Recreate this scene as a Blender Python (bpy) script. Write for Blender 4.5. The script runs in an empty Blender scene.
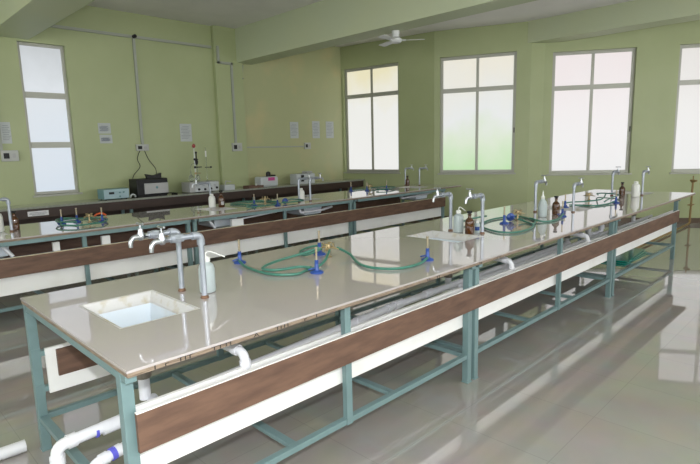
import bpy, bmesh, math, random
from mathutils import Vector, Matrix
random.seed(7)
SC = bpy.context.scene
C = SC.collection
PI = math.pi

# ------------------------------------------------------------------ helpers
def tag(o, label=None, cat=None, group=None, kind=None):
    if label: o['label'] = label
    if cat: o['category'] = cat
    if group: o['group'] = group
    if kind: o['kind'] = kind
    return o

def empty(name, loc=(0, 0, 0), rz=0, label=None, cat=None, group=None, kind=None):
    o = bpy.data.objects.new(name, None)
    C.objects.link(o)
    o.location = loc
    o.rotation_euler = (0, 0, rz)
    o.empty_display_size = 0.05
    return tag(o, label, cat, group, kind)

def obj(name, bm, m, parent=None, smooth=False, label=None, cat=None, group=None, kind=None, loc=None, rz=0, ang=35):
    me = bpy.data.meshes.new(name)
    bmesh.ops.recalc_face_normals(bm, faces=bm.faces[:])
    bm.to_mesh(me)
    bm.free()
    for mm in (m if isinstance(m, (list, tuple)) else [m]):
        me.materials.append(mm)
    if smooth:
        me.polygons.foreach_set('use_smooth', [True] * len(me.polygons))
        me.set_sharp_from_angle(angle=math.radians(ang))
    o = bpy.data.objects.new(name, me)
    C.objects.link(o)
    if loc is not None:
        o.location = loc
    o.rotation_euler = (0, 0, rz)
    if parent is not None:
        o.parent = parent
    return tag(o, label, cat, group, kind)

def copy_tree(o, parent=None):
    c = o.copy()
    C.objects.link(c)
    c.parent = parent
    for ch in list(o.children):
        copy_tree(ch, c)
    return c

def NB():
    return bmesh.new()

def box(bm, x0, x1, y0, y1, z0, z1, bev=0.0):
    b = bmesh.new()
    bmesh.ops.create_cube(b, size=1)
    bmesh.ops.scale(b, vec=(x1 - x0, y1 - y0, z1 - z0), verts=b.verts)
    bmesh.ops.translate(b, vec=((x0 + x1) / 2, (y0 + y1) / 2, (z0 + z1) / 2), verts=b.verts)
    if bev:
        bmesh.ops.bevel(b, geom=b.edges[:], offset=bev, segments=2, affect='EDGES', profile=0.5)
    merge(bm, b)
    return bm

def merge(bm, b, M=None):
    if M is not None:
        bmesh.ops.transform(b, matrix=M, verts=b.verts)
    me = bpy.data.meshes.new('tmp')
    b.to_mesh(me)
    b.free()
    bm.from_mesh(me)
    bpy.data.meshes.remove(me)

def tube(bm, pts, r, seg=10, closed_ends=True, radii=None):
    """round tube swept along a list of points"""
    P = [Vector(p) for p in pts]
    n = len(P)
    rings = []
    up = None
    for i in range(n):
        if i == 0: t = P[1] - P[0]
        elif i == n - 1: t = P[-1] - P[-2]
        else: t = (P[i + 1] - P[i]).normalized() + (P[i] - P[i - 1]).normalized()
        if t.length < 1e-9: t = Vector((0, 0, 1))
        t.normalize()
        if up is None:
            up = Vector((0, 0, 1)) if abs(t.z) < 0.9 else Vector((1, 0, 0))
        a = t.cross(up)
        if a.length < 1e-4:
            a = t.cross(Vector((0, 1, 0)))
        a.normalize()
        b = a.cross(t).normalized()
        up = b
        rr = radii[i] if radii else r
        rings.append([bm.verts.new(P[i] + (a * math.cos(2 * PI * k / seg) + b * math.sin(2 * PI * k / seg)) * rr) for k in range(seg)])
    for i in range(n - 1):
        for k in range(seg):
            bm.faces.new((rings[i][k], rings[i][(k + 1) % seg], rings[i + 1][(k + 1) % seg], rings[i + 1][k]))
    if closed_ends:
        bm.faces.new(rings[0][::-1])
        bm.faces.new(rings[-1])
    return bm

def smooth_path(pts, sub=6, closed=False):
    P = [Vector(p) for p in pts]
    out = []
    n = len(P)
    for i in range(n - 1):
        p0 = P[max(i - 1, 0)]; p1 = P[i]; p2 = P[i + 1]; p3 = P[min(i + 2, n - 1)]
        for k in range(sub):
            t = k / sub
            out.append(0.5 * ((2 * p1) + (p2 - p0) * t + (2 * p0 - 5 * p1 + 4 * p2 - p3) * t * t + (-p0 + 3 * p1 - 3 * p2 + p3) * t ** 3))
    out.append(P[-1])
    return out

def bend(a, b, c, r, n=6):
    """points of a rounded corner at b between a and c"""
    a, b, c = Vector(a), Vector(b), Vector(c)
    u = (a - b).normalized(); v = (c - b).normalized()
    p = b + u * r; q = b + v * r
    return [p.lerp(b, t).lerp(b.lerp(q, t), t) for t in [k / n for k in range(n + 1)]]

def lathe(bm, prof, seg=24, c=(0, 0, 0), cap=True):
    rings = []
    for r, z in prof:
        rings.append([bm.verts.new((c[0] + r * math.cos(2 * PI * k / seg), c[1] + r * math.sin(2 * PI * k / seg), c[2] + z)) for k in range(seg)])
    for i in range(len(rings) - 1):
        for k in range(seg):
            bm.faces.new((rings[i][k], rings[i][(k + 1) % seg], rings[i + 1][(k + 1) % seg], rings[i + 1][k]))
    if cap:
        bm.faces.new(rings[0][::-1]); bm.faces.new(rings[-1])
    return bm

def slab(bm, xs, ys, z0, z1, holes):
    """box [x0,x1]x[y0,y1]x[z0,z1] with rectangular holes right through z"""
    X = sorted(set([xs[0], xs[1]] + [h[0] for h in holes] + [h[1] for h in holes]))
    Y = sorted(set([ys[0], ys[1]] + [h[2] for h in holes] + [h[3] for h in holes]))
    V = {}
    def v(i, j, z):
        k = (i, j, z)
        if k not in V: V[k] = bm.verts.new((X[i], Y[j], z))
        return V[k]
    def solid(i, j):
        if i < 0 or j < 0 or i >= len(X) - 1 or j >= len(Y) - 1: return False
        cx = (X[i] + X[i + 1]) / 2; cy = (Y[j] + Y[j + 1]) / 2
        return not any(h[0] < cx < h[1] and h[2] < cy < h[3] for h in holes)
    for i in range(len(X) - 1):
        for j in range(len(Y) - 1):
            if not solid(i, j): continue
            bm.faces.new((v(i, j, z1), v(i + 1, j, z1), v(i + 1, j + 1, z1), v(i, j + 1, z1)))
            bm.faces.new((v(i, j, z0), v(i, j + 1, z0), v(i + 1, j + 1, z0), v(i + 1, j, z0)))
            for di, dj, a, b in ((-1, 0, (i, j), (i, j + 1)), (1, 0, (i + 1, j), (i + 1, j + 1)), (0, -1, (i, j), (i + 1, j)), (0, 1, (i, j + 1), (i + 1, j + 1))):
                if not solid(i + di, j + dj):
                    bm.faces.new((v(a[0], a[1], z0), v(b[0], b[1], z0), v(b[0], b[1], z1), v(a[0], a[1], z1)))
    return bm

# ------------------------------------------------------------------ materials
def mat(name, col, rough=0.5, metal=0.0, spec=0.5, noise=None, bump=None, trans=0.0, coat=0.0, ior=1.5, emit=None, estr=0.0, obj_coords=True):
    m = bpy.data.materials.new(name)
    m.use_nodes = True
    nt = m.node_tree; b = nt.nodes['Principled BSDF']
    b.inputs['Base Color'].default_value = (*col, 1)
    b.inputs['Roughness'].default_value = rough
    b.inputs['Metallic'].default_value = metal
    b.inputs['Specular IOR Level'].default_value = spec
    b.inputs['IOR'].default_value = ior
    b.inputs['Transmission Weight'].default_value = trans
    b.inputs['Coat Weight'].default_value = coat
    if emit:
        b.inputs['Emission Color'].default_value = (*emit, 1)
        b.inputs['Emission Strength'].default_value = estr
    tc = nt.nodes.new('ShaderNodeTexCoord')
    mp = nt.nodes.new('ShaderNodeMapping')
    nt.links.new(tc.outputs['Object'], mp.inputs['Vector'])
    if noise:   # (scale, second colour, amount lo, hi, stretch)
        n = nt.nodes.new('ShaderNodeTexNoise'); n.inputs['Scale'].default_value = noise[0]
        n.inputs['Detail'].default_value = 5
        mp.inputs['Scale'].default_value = noise[4] if len(noise) > 4 else (1, 1, 1)
        nt.links.new(mp.outputs[0], n.inputs['Vector'])
        r = nt.nodes.new('ShaderNodeValToRGB')
        r.color_ramp.elements[0].position = noise[2]; r.color_ramp.elements[0].color = (*col, 1)
        r.color_ramp.elements[1].position = noise[3]; r.color_ramp.elements[1].color = (*noise[1], 1)
        nt.links.new(n.outputs['Fac'], r.inputs['Fac'])
        nt.links.new(r.outputs['Color'], b.inputs['Base Color'])
    if bump:    # (scale, strength)
        n2 = nt.nodes.new('ShaderNodeTexNoise'); n2.inputs['Scale'].default_value = bump[0]
        nt.links.new(tc.outputs['Object'], n2.inputs['Vector'])
        bp = nt.nodes.new('ShaderNodeBump'); bp.inputs['Strength'].default_value = bump[1]; bp.inputs['Distance'].default_value = 0.01
        nt.links.new(n2.outputs['Fac'], bp.inputs['Height'])
        nt.links.new(bp.outputs['Normal'], b.inputs['Normal'])
    return m

GREEN = (0.375, 0.42, 0.225)
M = {}
M['wall'] = mat('green enamel wall paint', GREEN, 0.42, noise=(1.3, (0.41, 0.455, 0.25), 0.35, 0.7), bump=(3.0, 0.06))
M['wall_lit_stain'] = mat('green wall paint with window light and yellow stains', (0.42, 0.44, 0.245), 0.4, noise=(1.6, (0.50, 0.46, 0.25), 0.5, 0.75), bump=(3.0, 0.06))  # lighter warm base stands in for window light; the blotches are stains
M['beam'] = mat('pale green beam paint', (0.49, 0.54, 0.37), 0.6, noise=(0.8, (0.51, 0.55, 0.35), 0.4, 0.7))
M['ceil'] = mat('grey white ceiling paint', (0.80, 0.78, 0.77), 0.8, noise=(2.0, (0.75, 0.735, 0.725), 0.4, 0.7))
M['skirt'] = mat('brown skirting tile', (0.10, 0.065, 0.04), 0.3)
M['alu'] = mat('dull aluminium window frame', (0.42, 0.42, 0.37), 0.45, 0.3)
M['conduit'] = mat('pale grey plastic conduit', (0.36, 0.38, 0.33), 0.5)
M['top'] = mat('polished grey beige tile worktop', (0.45, 0.41, 0.405), 0.02, spec=0.7, coat=0.5, ior=1.9, noise=(260, (0.43, 0.392, 0.387), 0.40, 0.60), bump=(1.1, 0.005))
M['ply'] = mat('worktop plywood edge', (0.25, 0.19, 0.135), 0.7, noise=(14, (0.12, 0.085, 0.06), 0.42, 0.62, (1, 1, 18)))
M['ink'] = mat('black stencil ink', (0.02, 0.016, 0.014), 0.8)
M['teal'] = mat('teal enamelled steel frame', (0.145, 0.225, 0.23), 0.38, noise=(9, (0.125, 0.195, 0.20), 0.45, 0.8))
M['brown'] = mat('reddish brown plyboard', (0.145, 0.080, 0.052), 0.6, noise=(11, (0.078, 0.041, 0.028), 0.35, 0.75, (0.5, 1, 2.5)))
M['darkbrown'] = mat('very dark brown laminate', (0.045, 0.024, 0.017), 0.5, noise=(7, (0.03, 0.017, 0.012), 0.35, 0.75, (0.5, 1, 2.5)))
M['white'] = mat('white laminate board', (0.80, 0.80, 0.79), 0.35, noise=(4, (0.72, 0.71, 0.68), 0.5, 0.8))
M['rawedge'] = mat('pale board edge', (0.62, 0.54, 0.36), 0.7)
M['pvc'] = mat('white pvc pipe', (0.66, 0.67, 0.71), 0.3, noise=(6, (0.58, 0.58, 0.58), 0.5, 0.8))
M['pvcblue'] = mat('blue pipe cement ring', (0.10, 0.10, 0.55), 0.5)
M['grime'] = mat('grimy grey drain coupling', (0.17, 0.15, 0.12), 0.6)
M['sink'] = mat('white glazed sink', (0.62, 0.68, 0.74), 0.15, noise=(5, (0.56, 0.58, 0.58), 0.52, 0.75))
M['sinkrim'] = mat('stained cement sink rim', (0.50, 0.495, 0.485), 0.5, noise=(17, (0.38, 0.32, 0.19), 0.54, 0.80), bump=(30, 0.3))
M['gal'] = mat('galvanised tap pipe', (0.38, 0.41, 0.46), 0.35, 0.55, noise=(20, (0.31, 0.34, 0.39), 0.4, 0.7))
M['chrome'] = mat('chromed tap metal', (0.50, 0.52, 0.55), 0.32, 1.0)
M['copper'] = mat('rusty copper flange', (0.20, 0.115, 0.075), 0.45, 0.5)
M['brass'] = mat('brass fitting', (0.36, 0.28, 0.15), 0.35, 0.7)
M['tube'] = mat('dull burner tube', (0.36, 0.31, 0.22), 0.35, 0.7)
M['blue'] = mat('blue enamelled cast iron', (0.02, 0.06, 0.25), 0.4)
M['hose'] = mat('green rubber hose', (0.035, 0.15, 0.11), 0.4, noise=(20, (0.05, 0.185, 0.135), 0.4, 0.7))
M['plastic'] = mat('translucent wash bottle plastic', (0.62, 0.71, 0.72), 0.3, trans=0.45, ior=1.3)
M['plasticw'] = mat('milky white bottle plastic', (0.70, 0.71, 0.68), 0.35)
M['amber'] = mat('amber bottle glass', (0.10, 0.035, 0.008), 0.06, spec=0.6, trans=0.35)
M['dark'] = mat('black plastic', (0.012, 0.012, 0.013), 0.45, spec=0.3)
M['label'] = mat('white paper label', (0.72, 0.72, 0.74), 0.7)
M['paper'] = mat('white printed notice paper', (0.50, 0.53, 0.53), 0.7)
M['boxgrey'] = mat('off white switch box plastic', (0.47, 0.48, 0.46), 0.5)
M['print'] = mat('grey printed text', (0.20, 0.22, 0.26), 0.8)
M['bluebox'] = mat('pale blue instrument case', (0.34, 0.47, 0.52), 0.4)
M['tealside'] = mat('teal instrument case', (0.13, 0.26, 0.28), 0.4)
M['face'] = mat('pale grey instrument face', (0.52, 0.55, 0.57), 0.4)
M['greyface'] = mat('silver grey plastic', (0.42, 0.42, 0.42), 0.35)
M['red'] = mat('dark red knob', (0.30, 0.02, 0.02), 0.4)
M['orange'] = mat('orange rubber', (0.55, 0.09, 0.02), 0.5)
M['magenta'] = mat('magenta sticker', (0.50, 0.06, 0.25), 0.5)
M['glass'] = mat('clear lab glass', (0.9, 0.95, 0.92), 0.05, trans=0.85, ior=1.3)
M['fan'] = mat('white fan enamel', (0.62, 0.63, 0.62), 0.35)
M['ctop'] = mat('grey stone shelf top', (0.30, 0.31, 0.27), 0.12, noise=(30, (0.22, 0.24, 0.2), 0.4, 0.7))
M['greensheet'] = mat('green glass sheet', (0.01, 0.17, 0.13), 0.12)
M['gold'] = mat('yellow painted gas pipe', (0.26, 0.17, 0.06), 0.5)

# floor: polished grey vitrified tiles with thin joints
def floor_mat():
    m = bpy.data.materials.new('polished grey floor tiles'); m.use_nodes = True
    nt = m.node_tree; b = nt.nodes['Principled BSDF']
    tc = nt.nodes.new('ShaderNodeTexCoord'); mp = nt.nodes.new('ShaderNodeMapping')
    mp.inputs['Location'].default_value = (0.05, 0.12, 0)
    nt.links.new(tc.outputs['Object'], mp.inputs['Vector'])
    br = nt.nodes.new('ShaderNodeTexBrick')
    br.offset = 0.0; br.inputs['Scale'].default_value = 1.0
    br.inputs['Brick Width'].default_value = 0.6; br.inputs['Row Height'].default_value = 0.6
    br.inputs['Mortar Size'].default_value = 0.0022; br.inputs['Mortar Smooth'].default_value = 0.3
    br.inputs['Color1'].default_value = (0.335, 0.32, 0.29, 1); br.inputs['Color2'].default_value = (0.345, 0.33, 0.30, 1)
    br.inputs['Mortar'].default_value = (0.27, 0.26, 0.235, 1)
    nt.links.new(mp.outputs[0], br.inputs['Vector'])
    n = nt.nodes.new('ShaderNodeTexNoise'); n.inputs['Scale'].default_value = 3.5; n.inputs['Detail'].default_value = 6
    nt.links.new(tc.outputs['Object'], n.inputs['Vector'])
    mx = nt.nodes.new('ShaderNodeMix'); mx.data_type = 'RGBA'; mx.blend_type = 'MULTIPLY'; mx.inputs[0].default_value = 0.25
    nt.links.new(br.outputs['Color'], mx.inputs[6]); nt.links.new(n.outputs['Color'], mx.inputs[7])
    nt.links.new(mx.outputs[2], b.inputs['Base Color'])
    b.inputs['Roughness'].default_value = 0.03
    b.inputs['Specular IOR Level'].default_value = 0.7
    b.inputs['IOR'].default_value = 1.8
    b.inputs['Coat Weight'].default_value = 0.5
    b.inputs['Coat Roughness'].default_value = 0.02
    n2 = nt.nodes.new('ShaderNodeTexNoise'); n2.inputs['Scale'].default_value = 1.6
    nt.links.new(tc.outputs['Object'], n2.inputs['Vector'])
    bp = nt.nodes.new('ShaderNodeBump'); bp.inputs['Strength'].default_value = 0.015; bp.inputs['Distance'].default_value = 0.01
    nt.links.new(n2.outputs['Fac'], bp.inputs['Height']); nt.links.new(bp.outputs['Normal'], b.inputs['Normal'])
    return m
M['floor'] = floor_mat()

def pane_mat(name, top, bottom, strength, z0, z1, blotch=None):
    """frosted glass lit by the overcast day outside: what lies behind it shows as soft colour"""
    m = bpy.data.materials.new(name); m.use_nodes = True
    nt = m.node_tree; b = nt.nodes['Principled BSDF']
    b.inputs['Base Color'].default_value = (0.08, 0.08, 0.08, 1); b.inputs['Roughness'].default_value = 0.35
    g = nt.nodes.new('ShaderNodeNewGeometry'); s = nt.nodes.new('ShaderNodeSeparateXYZ')
    nt.links.new(g.outputs['Position'], s.inputs[0])
    mr = nt.nodes.new('ShaderNodeMapRange'); mr.inputs[1].default_value = z0; mr.inputs[2].default_value = z1
    nt.links.new(s.outputs['Z'], mr.inputs[0])
    n = nt.nodes.new('ShaderNodeTexNoise'); n.inputs['Scale'].default_value = 1.6; n.inputs['Detail'].default_value = 4
    mp = nt.nodes.new('ShaderNodeMapping'); mp.inputs['Scale'].default_value = (1, 1, 0.8)
    nt.links.new(g.outputs['Position'], mp.inputs[0]); nt.links.new(mp.outputs[0], n.inputs['Vector'])
    ad = nt.nodes.new('ShaderNodeMath'); ad.operation = 'MULTIPLY_ADD'; ad.inputs[1].default_value = 0.5
    nt.links.new(n.outputs['Fac'], ad.inputs[0])
    ad2 = nt.nodes.new('ShaderNodeMath'); ad2.operation = 'ADD'; ad2.inputs[1].default_value = -0.25
    nt.links.new(mr.outputs[0], ad2.inputs[0]); nt.links.new(ad2.outputs[0], ad.inputs[2])
    r = nt.nodes.new('ShaderNodeValToRGB')
    r.color_ramp.elements[0].color = (*bottom, 1); r.color_ramp.elements[1].color = (*top, 1)
    if blotch:
        for pos, col in blotch:
            e = r.color_ramp.elements.new(pos); e.color = (*col, 1)
    nt.links.new(ad.outputs[0], r.inputs['Fac'])
    nt.links.new(r.outputs['Color'], b.inputs['Emission Color'])
    b.inputs['Emission Strength'].default_value = strength
    return m

# ------------------------------------------------------------------ room shell
ZC = 3.93
LWY = 7.35
P2a = Vector((8.24, LWY, 0)); P23 = Vector((8.60, 4.93, 0)); P3b = Vector((9.37, 3.18, 0)); P4a = Vector((9.62, 3.02, 0))
d4 = (Vector((10.47, 1.67, 0)) - Vector((9.72, 2.85, 0))).normalized()
P5 = P4a + d4 * 11.5

def wall_frame(a, b):
    """matrix taking local (u, v, w) = (along the wall, up, outward) to the world; inner face at w = 0"""
    u = (b - a).normalized(); up = Vector((0, 0, 1)); out = u.cross(up)
    inside = Vector((3, 2, 0))
    if (a - inside).dot(out) < 0: out = -out
    m = Matrix(((u.x, up.x, out.x, a.x), (u.y, up.y, out.y, a.y), (u.z, up.z, out.z, a.z), (0, 0, 0, 1)))
    return m

def wall(name, a, b, holes, material, ext=(0, 0)):
    a = Vector(a); b = Vector(b); Mx = wall_frame(a, b); L = (b - a).length
    bm = NB(); slab(bm, (-ext[0], L + ext[1]), (-0.05, ZC + 0.1), 0, 0.22, holes)
    bmesh.ops.transform(bm, matrix=Mx, verts=bm.verts)
    o = obj(name, bm, material, kind='structure')
    return Mx

WN = [0]
def window(Mx, u0, u1, z0, z1, pane, cols=2, rows=(0.70,), depth=0.07, fw=0.062):
    WN[0] += 1
    fr = NB()
    w0, w1 = depth, depth + 0.05
    def bx(b_, ua, ub, va, vb, wa=w0, wb=w1): box(b_, ua, ub, va, vb, wa, wb, 0.004)
    bx(fr, u0, u0 + fw, z0, z1); bx(fr, u1 - fw, u1, z0, z1)
    bx(fr, u0 + fw, u1 - fw, z0, z0 + fw); bx(fr, u0 + fw, u1 - fw, z1 - fw, z1)
    bmesh.ops.transform(fr, matrix=Mx, verts=fr.verts)
    f = obj('window_%d' % WN[0], fr, M['alu'], kind='structure')
    mu = NB()
    for r_ in rows:
        zr = z0 + (z1 - z0) * r_
        bx(mu, u0 + fw, u1 - fw, zr - 0.045, zr + 0.045, w0 - 0.003, w1)
    for k in range(1, cols):
        uc = u0 + (u1 - u0) * k / cols
        bx(mu, uc - 0.028, uc + 0.028, z0 + fw, z1 - fw, w0 - 0.001, w1)
    bmesh.ops.transform(mu, matrix=Mx, verts=mu.verts)
    obj('glazing_bar', mu, M['alu'], f)
    pb = NB(); box(pb, u0 + fw * 0.5, u1 - fw * 0.5, z0 + fw * 0.5, z1 - fw * 0.5, w0 + 0.02, w0 + 0.028)
    bmesh.ops.transform(pb, matrix=Mx, verts=pb.verts)
    obj('frosted_pane', pb, pane, f)
    sl = NB(); box(sl, u0 - 0.03, u1 + 0.03, z0 - 0.03, z0 + 0.0, -0.035, w1, 0.004)
    bmesh.ops.transform(sl, matrix=Mx, verts=sl.verts)
    obj('window_sill', sl, M['alu'], f)
    if cols > 1:
        h = NB(); zc_ = z0 + (z1 - z0) * 0.36
        box(h, u1 - 0.035, u1 - 0.018, zc_ - 0.05, zc_ + 0.05, w0 - 0.02, w0, 0.003)
        bmesh.ops.transform(h, matrix=Mx, verts=h.verts)
        obj('window_latch', h, M['dark'], f)
    return f

ES = 0.90
pane_w1 = pane_mat('bluish frosted glass', (0.55, 0.58, 0.60), (0.66, 0.74, 0.83), 1.0 * ES, 1.0, 3.3, [(0.70, (0.72, 0.76, 0.80))])
pane_w2 = pane_mat('cream frosted glass', (0.86, 0.80, 0.55), (0.92, 0.92, 0.90), 1.0 * ES, 1.1, 3.4, [(0.62, (0.90, 0.90, 0.86))])
pane_w3 = pane_mat('frosted glass with shrubs behind', (0.90, 0.86, 0.74), (0.55, 0.80, 0.45), 0.95 * ES, 1.1, 3.35, [(0.30, (0.74, 0.84, 0.66)), (0.50, (0.84, 0.86, 0.85))])
pane_w4 = pane_mat('pinkish frosted glass', (0.88, 0.80, 0.80), (0.86, 0.86, 0.86), 1.0 * ES, 1.1, 3.3)
pane_w5 = pane_mat('grey white frosted glass', (0.80, 0.77, 0.74), (0.84, 0.84, 0.83), 1.0 * ES, 1.1, 3.3)
pane_fill = pane_mat('bright fill glass of unseen windows', (1, 1, 1), (0.94, 0.96, 1.0), 5.5, 1.0, 3.3)  # strong glow added in out-of-view windows to brighten the room

# left wall (runs beside the wall bench)
LX0 = -4.5
ML = wall_frame(Vector((LX0, LWY, 0)), Vector((8.24, LWY, 0)))
w1u = (1.60 - LX0, 2.25 - LX0)
wall('wall_left', (LX0, LWY, 0), (8.24, LWY, 0), [(w1u[0], w1u[1], 0.99, 3.27), (-1.35 - LX0, -0.7 - LX0, 0.99, 3.27)], M['wall'], (0.3, 0.0))
window(ML, w1u[0], w1u[1], 0.99, 3.27, pane_w1, cols=1, rows=(0.335, 0.665), depth=0.06, fw=0.045)
window(ML, -1.35 - LX0, -0.7 - LX0, 0.99, 3.27, pane_w1, cols=1, rows=(0.335, 0.665), depth=0.06, fw=0.045)
# far wall, in three straight runs
f2 = 0.045
M2 = wall_frame(P2a, P23); l2 = (P23 - P2a).length
a2 = 0.06; b2 = a2 + 1.52
wall('wall_far_left', P2a, P23, [(a2, b2, 1.03, 3.42)], M['wall'], (0.05, 0.0))
window(M2, a2, b2, 1.03, 3.42, pane_w2, rows=(0.735,))
M3 = wall_frame(P23, P3b)
w3a = (Vector((8.67, 4.77, 0)) - P23).length - 0.06; w3b = (Vector((9.24, 3.47, 0)) - P23).length + 0.05
wall('wall_far_middle', P23, P3b, [(w3a, w3b, 1.02, 3.40)], M['wall'], (0.0, 0.0))
window(M3, w3a, w3b, 1.02, 3.40, pane_w3, rows=(0.715,))
wall('wall_far_corner', P3b, P4a, [], M['wall'], (0.0, 0.0))
M4 = wall_frame(P4a, P5)
def u4(x, y): return (Vector((x, y, 0)) - P4a).dot(d4)
w4a = u4(9.72, 2.85) - 0.05; w4b = u4(10.47, 1.67) + 0.05
w5a = u4(10.89, 0.95) - 0.05
hol = [(w4a, w4b, 0.98, 3.35)] + [(w5a + k * 2.28, w5a + 1.5 + k * 2.28, 0.98, 3.35) for k in range(4)]
wall('wall_far_right', P4a, P5, hol, M['wall'], (0.0, 0.3))
for i, h in enumerate(hol):
    window(M4, h[0], h[1], h[2], h[3], pane_w4 if i == 0 else pane_w5, rows=(0.71,))
# right wall and the wall behind the camera (out of view, with bright windows added to light the room)
RY = -4.3
wr_x1 = 13.2
MR = wall_frame(Vector((LX0, RY, 0)), Vector((wr_x1, RY, 0)))
hr = [(1.0 + k * 2.9, 3.2 + k * 2.9, 0.98, 3.35) for k in range(5)]
wall('wall_right', (LX0, RY, 0), (wr_x1, RY, 0), hr, M['wall'], (0.3, 2.0))
for h in hr: window(MR, *h, pane_fill, rows=(0.71,))
MB_ = wall_frame(Vector((LX0, RY, 0)), Vector((LX0, LWY, 0)))
hb = [(1.2 + k * 3.4, 3.4 + k * 3.4, 0.98, 3.35) for k in range(3)]
wall('wall_back', (LX0, RY, 0), (LX0, LWY, 0), hb, M['wall'], (0.3, 0.3))
for h in hb: window(MB_, *h, pane_fill, rows=(0.71,))

bm = NB(); box(bm, -5.2, 16, -5.2, 8.2, -0.15, 0.0); obj('floor', bm, M['floor'], kind='structure')
bm = NB(); box(bm, -5.2, 16, -5.2, 8.2, ZC, ZC + 0.2); obj('ceiling', bm, M['ceil'], kind='structure')

# thin coat beyond the left wall pilaster: painted window light plus yellow stains
bm = NB(); box(bm, 5.45, 8.235, LWY - 0.012, LWY + 0.0, 0.0, ZC); obj('trim_1', bm, M['wall_lit_stain'], kind='structure')
bm = NB(); box(bm, 4.84, 5.45, LWY - 0.09, LWY + 0.0, 0.0, ZC, 0.004); obj('trim_2', bm, M['wall'], kind='structure')
# ceiling beams
def beam(n, x0, x1, zb, y0, y1):
    b_ = NB(); box(b_, x0, x1, y0, y1, zb, ZC + 0.01, 0.006)
    box(b_, x1 - 0.001, x1 + 0.07, y0, y1, zb + 0.05, ZC + 0.01, 0.004)
    obj('trim_%d' % n, b_, M['beam'], kind='structure')
beam(3, 1.24, 1.76, 3.30, RY, LWY)
beam(4, 5.32, 5.72, 3.30, RY, LWY)
b_ = NB(); box(b_, 9.33, 9.80, RY, 3.25, 3.53, ZC + 0.01, 0.006); obj('trim_5', b_, M['beam'], kind='structure')
b_ = NB(); box(b_, -2.7, -2.2, RY, LWY, 3.30, ZC + 0.01, 0.006); obj('trim_6', b_, M['beam'], kind='structure')
# skirting of the far wall
for nm, a, b, e in (('baseboard_far_left', P2a, P23, 0), ('baseboard_far_middle', P23, P3b, 0), ('baseboard_far_right', P4a, P5, 0)):
    m_ = wall_frame(a, b); L = (b - a).length
    b_ = NB(); box(b_, 0.0, L - 0.01, 0.0, 0.10, -0.014, 0.0)
    bmesh.ops.transform(b_, matrix=m_, verts=b_.verts)
    obj(nm, b_, M['skirt'], kind='structure')

# ------------------------------------------------------------------ lab benches
def elbow_pipe(bm, pts, r, rb=0.04, collar=True):
    path = [Vector(pts[0])]
    for i in range(1, len(pts) - 1):
        path += bend(pts[i - 1], pts[i], pts[i + 1], rb)
    path.append(Vector(pts[-1]))
    tube(bm, path, r, 12)
    if collar:
        for i in range(1, len(pts) - 1):
            b0 = Vector(pts[i]);
            for q in (Vector(pts[i - 1]), Vector(pts[i + 1])):
                u = (q - b0).normalized()
                tube(bm, [b0 + u * rb, b0 + u * (rb + r * 1.5)], r * 1.22, 12)
    return bm

def stencil(text, x, y, z, h, parent, stretch=1.0):
    cu = bpy.data.curves.new('t', 'FONT'); cu.body = text; cu.size = h * 1.4; cu.extrude = 0.0006
    o = bpy.data.objects.new('t', cu); C.objects.link(o)
    bpy.context.view_layer.update()
    me = bpy.data.meshes.new_from_object(o.evaluated_get(bpy.context.evaluated_depsgraph_get()))
    C.objects.unlink(o); bpy.data.objects.remove(o); bpy.data.curves.remove(cu)
    me.transform(Matrix.Translation((x, y, z)) @ Matrix.Rotation(PI / 2, 4, 'X') @ Matrix.Diagonal((stretch, 1, 1, 1)))
    me.materials.clear(); me.materials.append(M['ink'])
    t = bpy.data.objects.new('stencil_lettering', me); C.objects.link(t); t.parent = parent
    return t

H = 0.85
def leg(bx_, cx, cy, parent, w=0.045, h=0.82):
    b = NB(); box(b, cx, cx + w, cy, cy + w, 0.0, h, 0.003)
    box(b, cx - 0.004, cx + w + 0.004, cy - 0.004, cy + w + 0.004, 0.0, 0.006)
    return obj('leg', b, M['teal'], parent)

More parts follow.
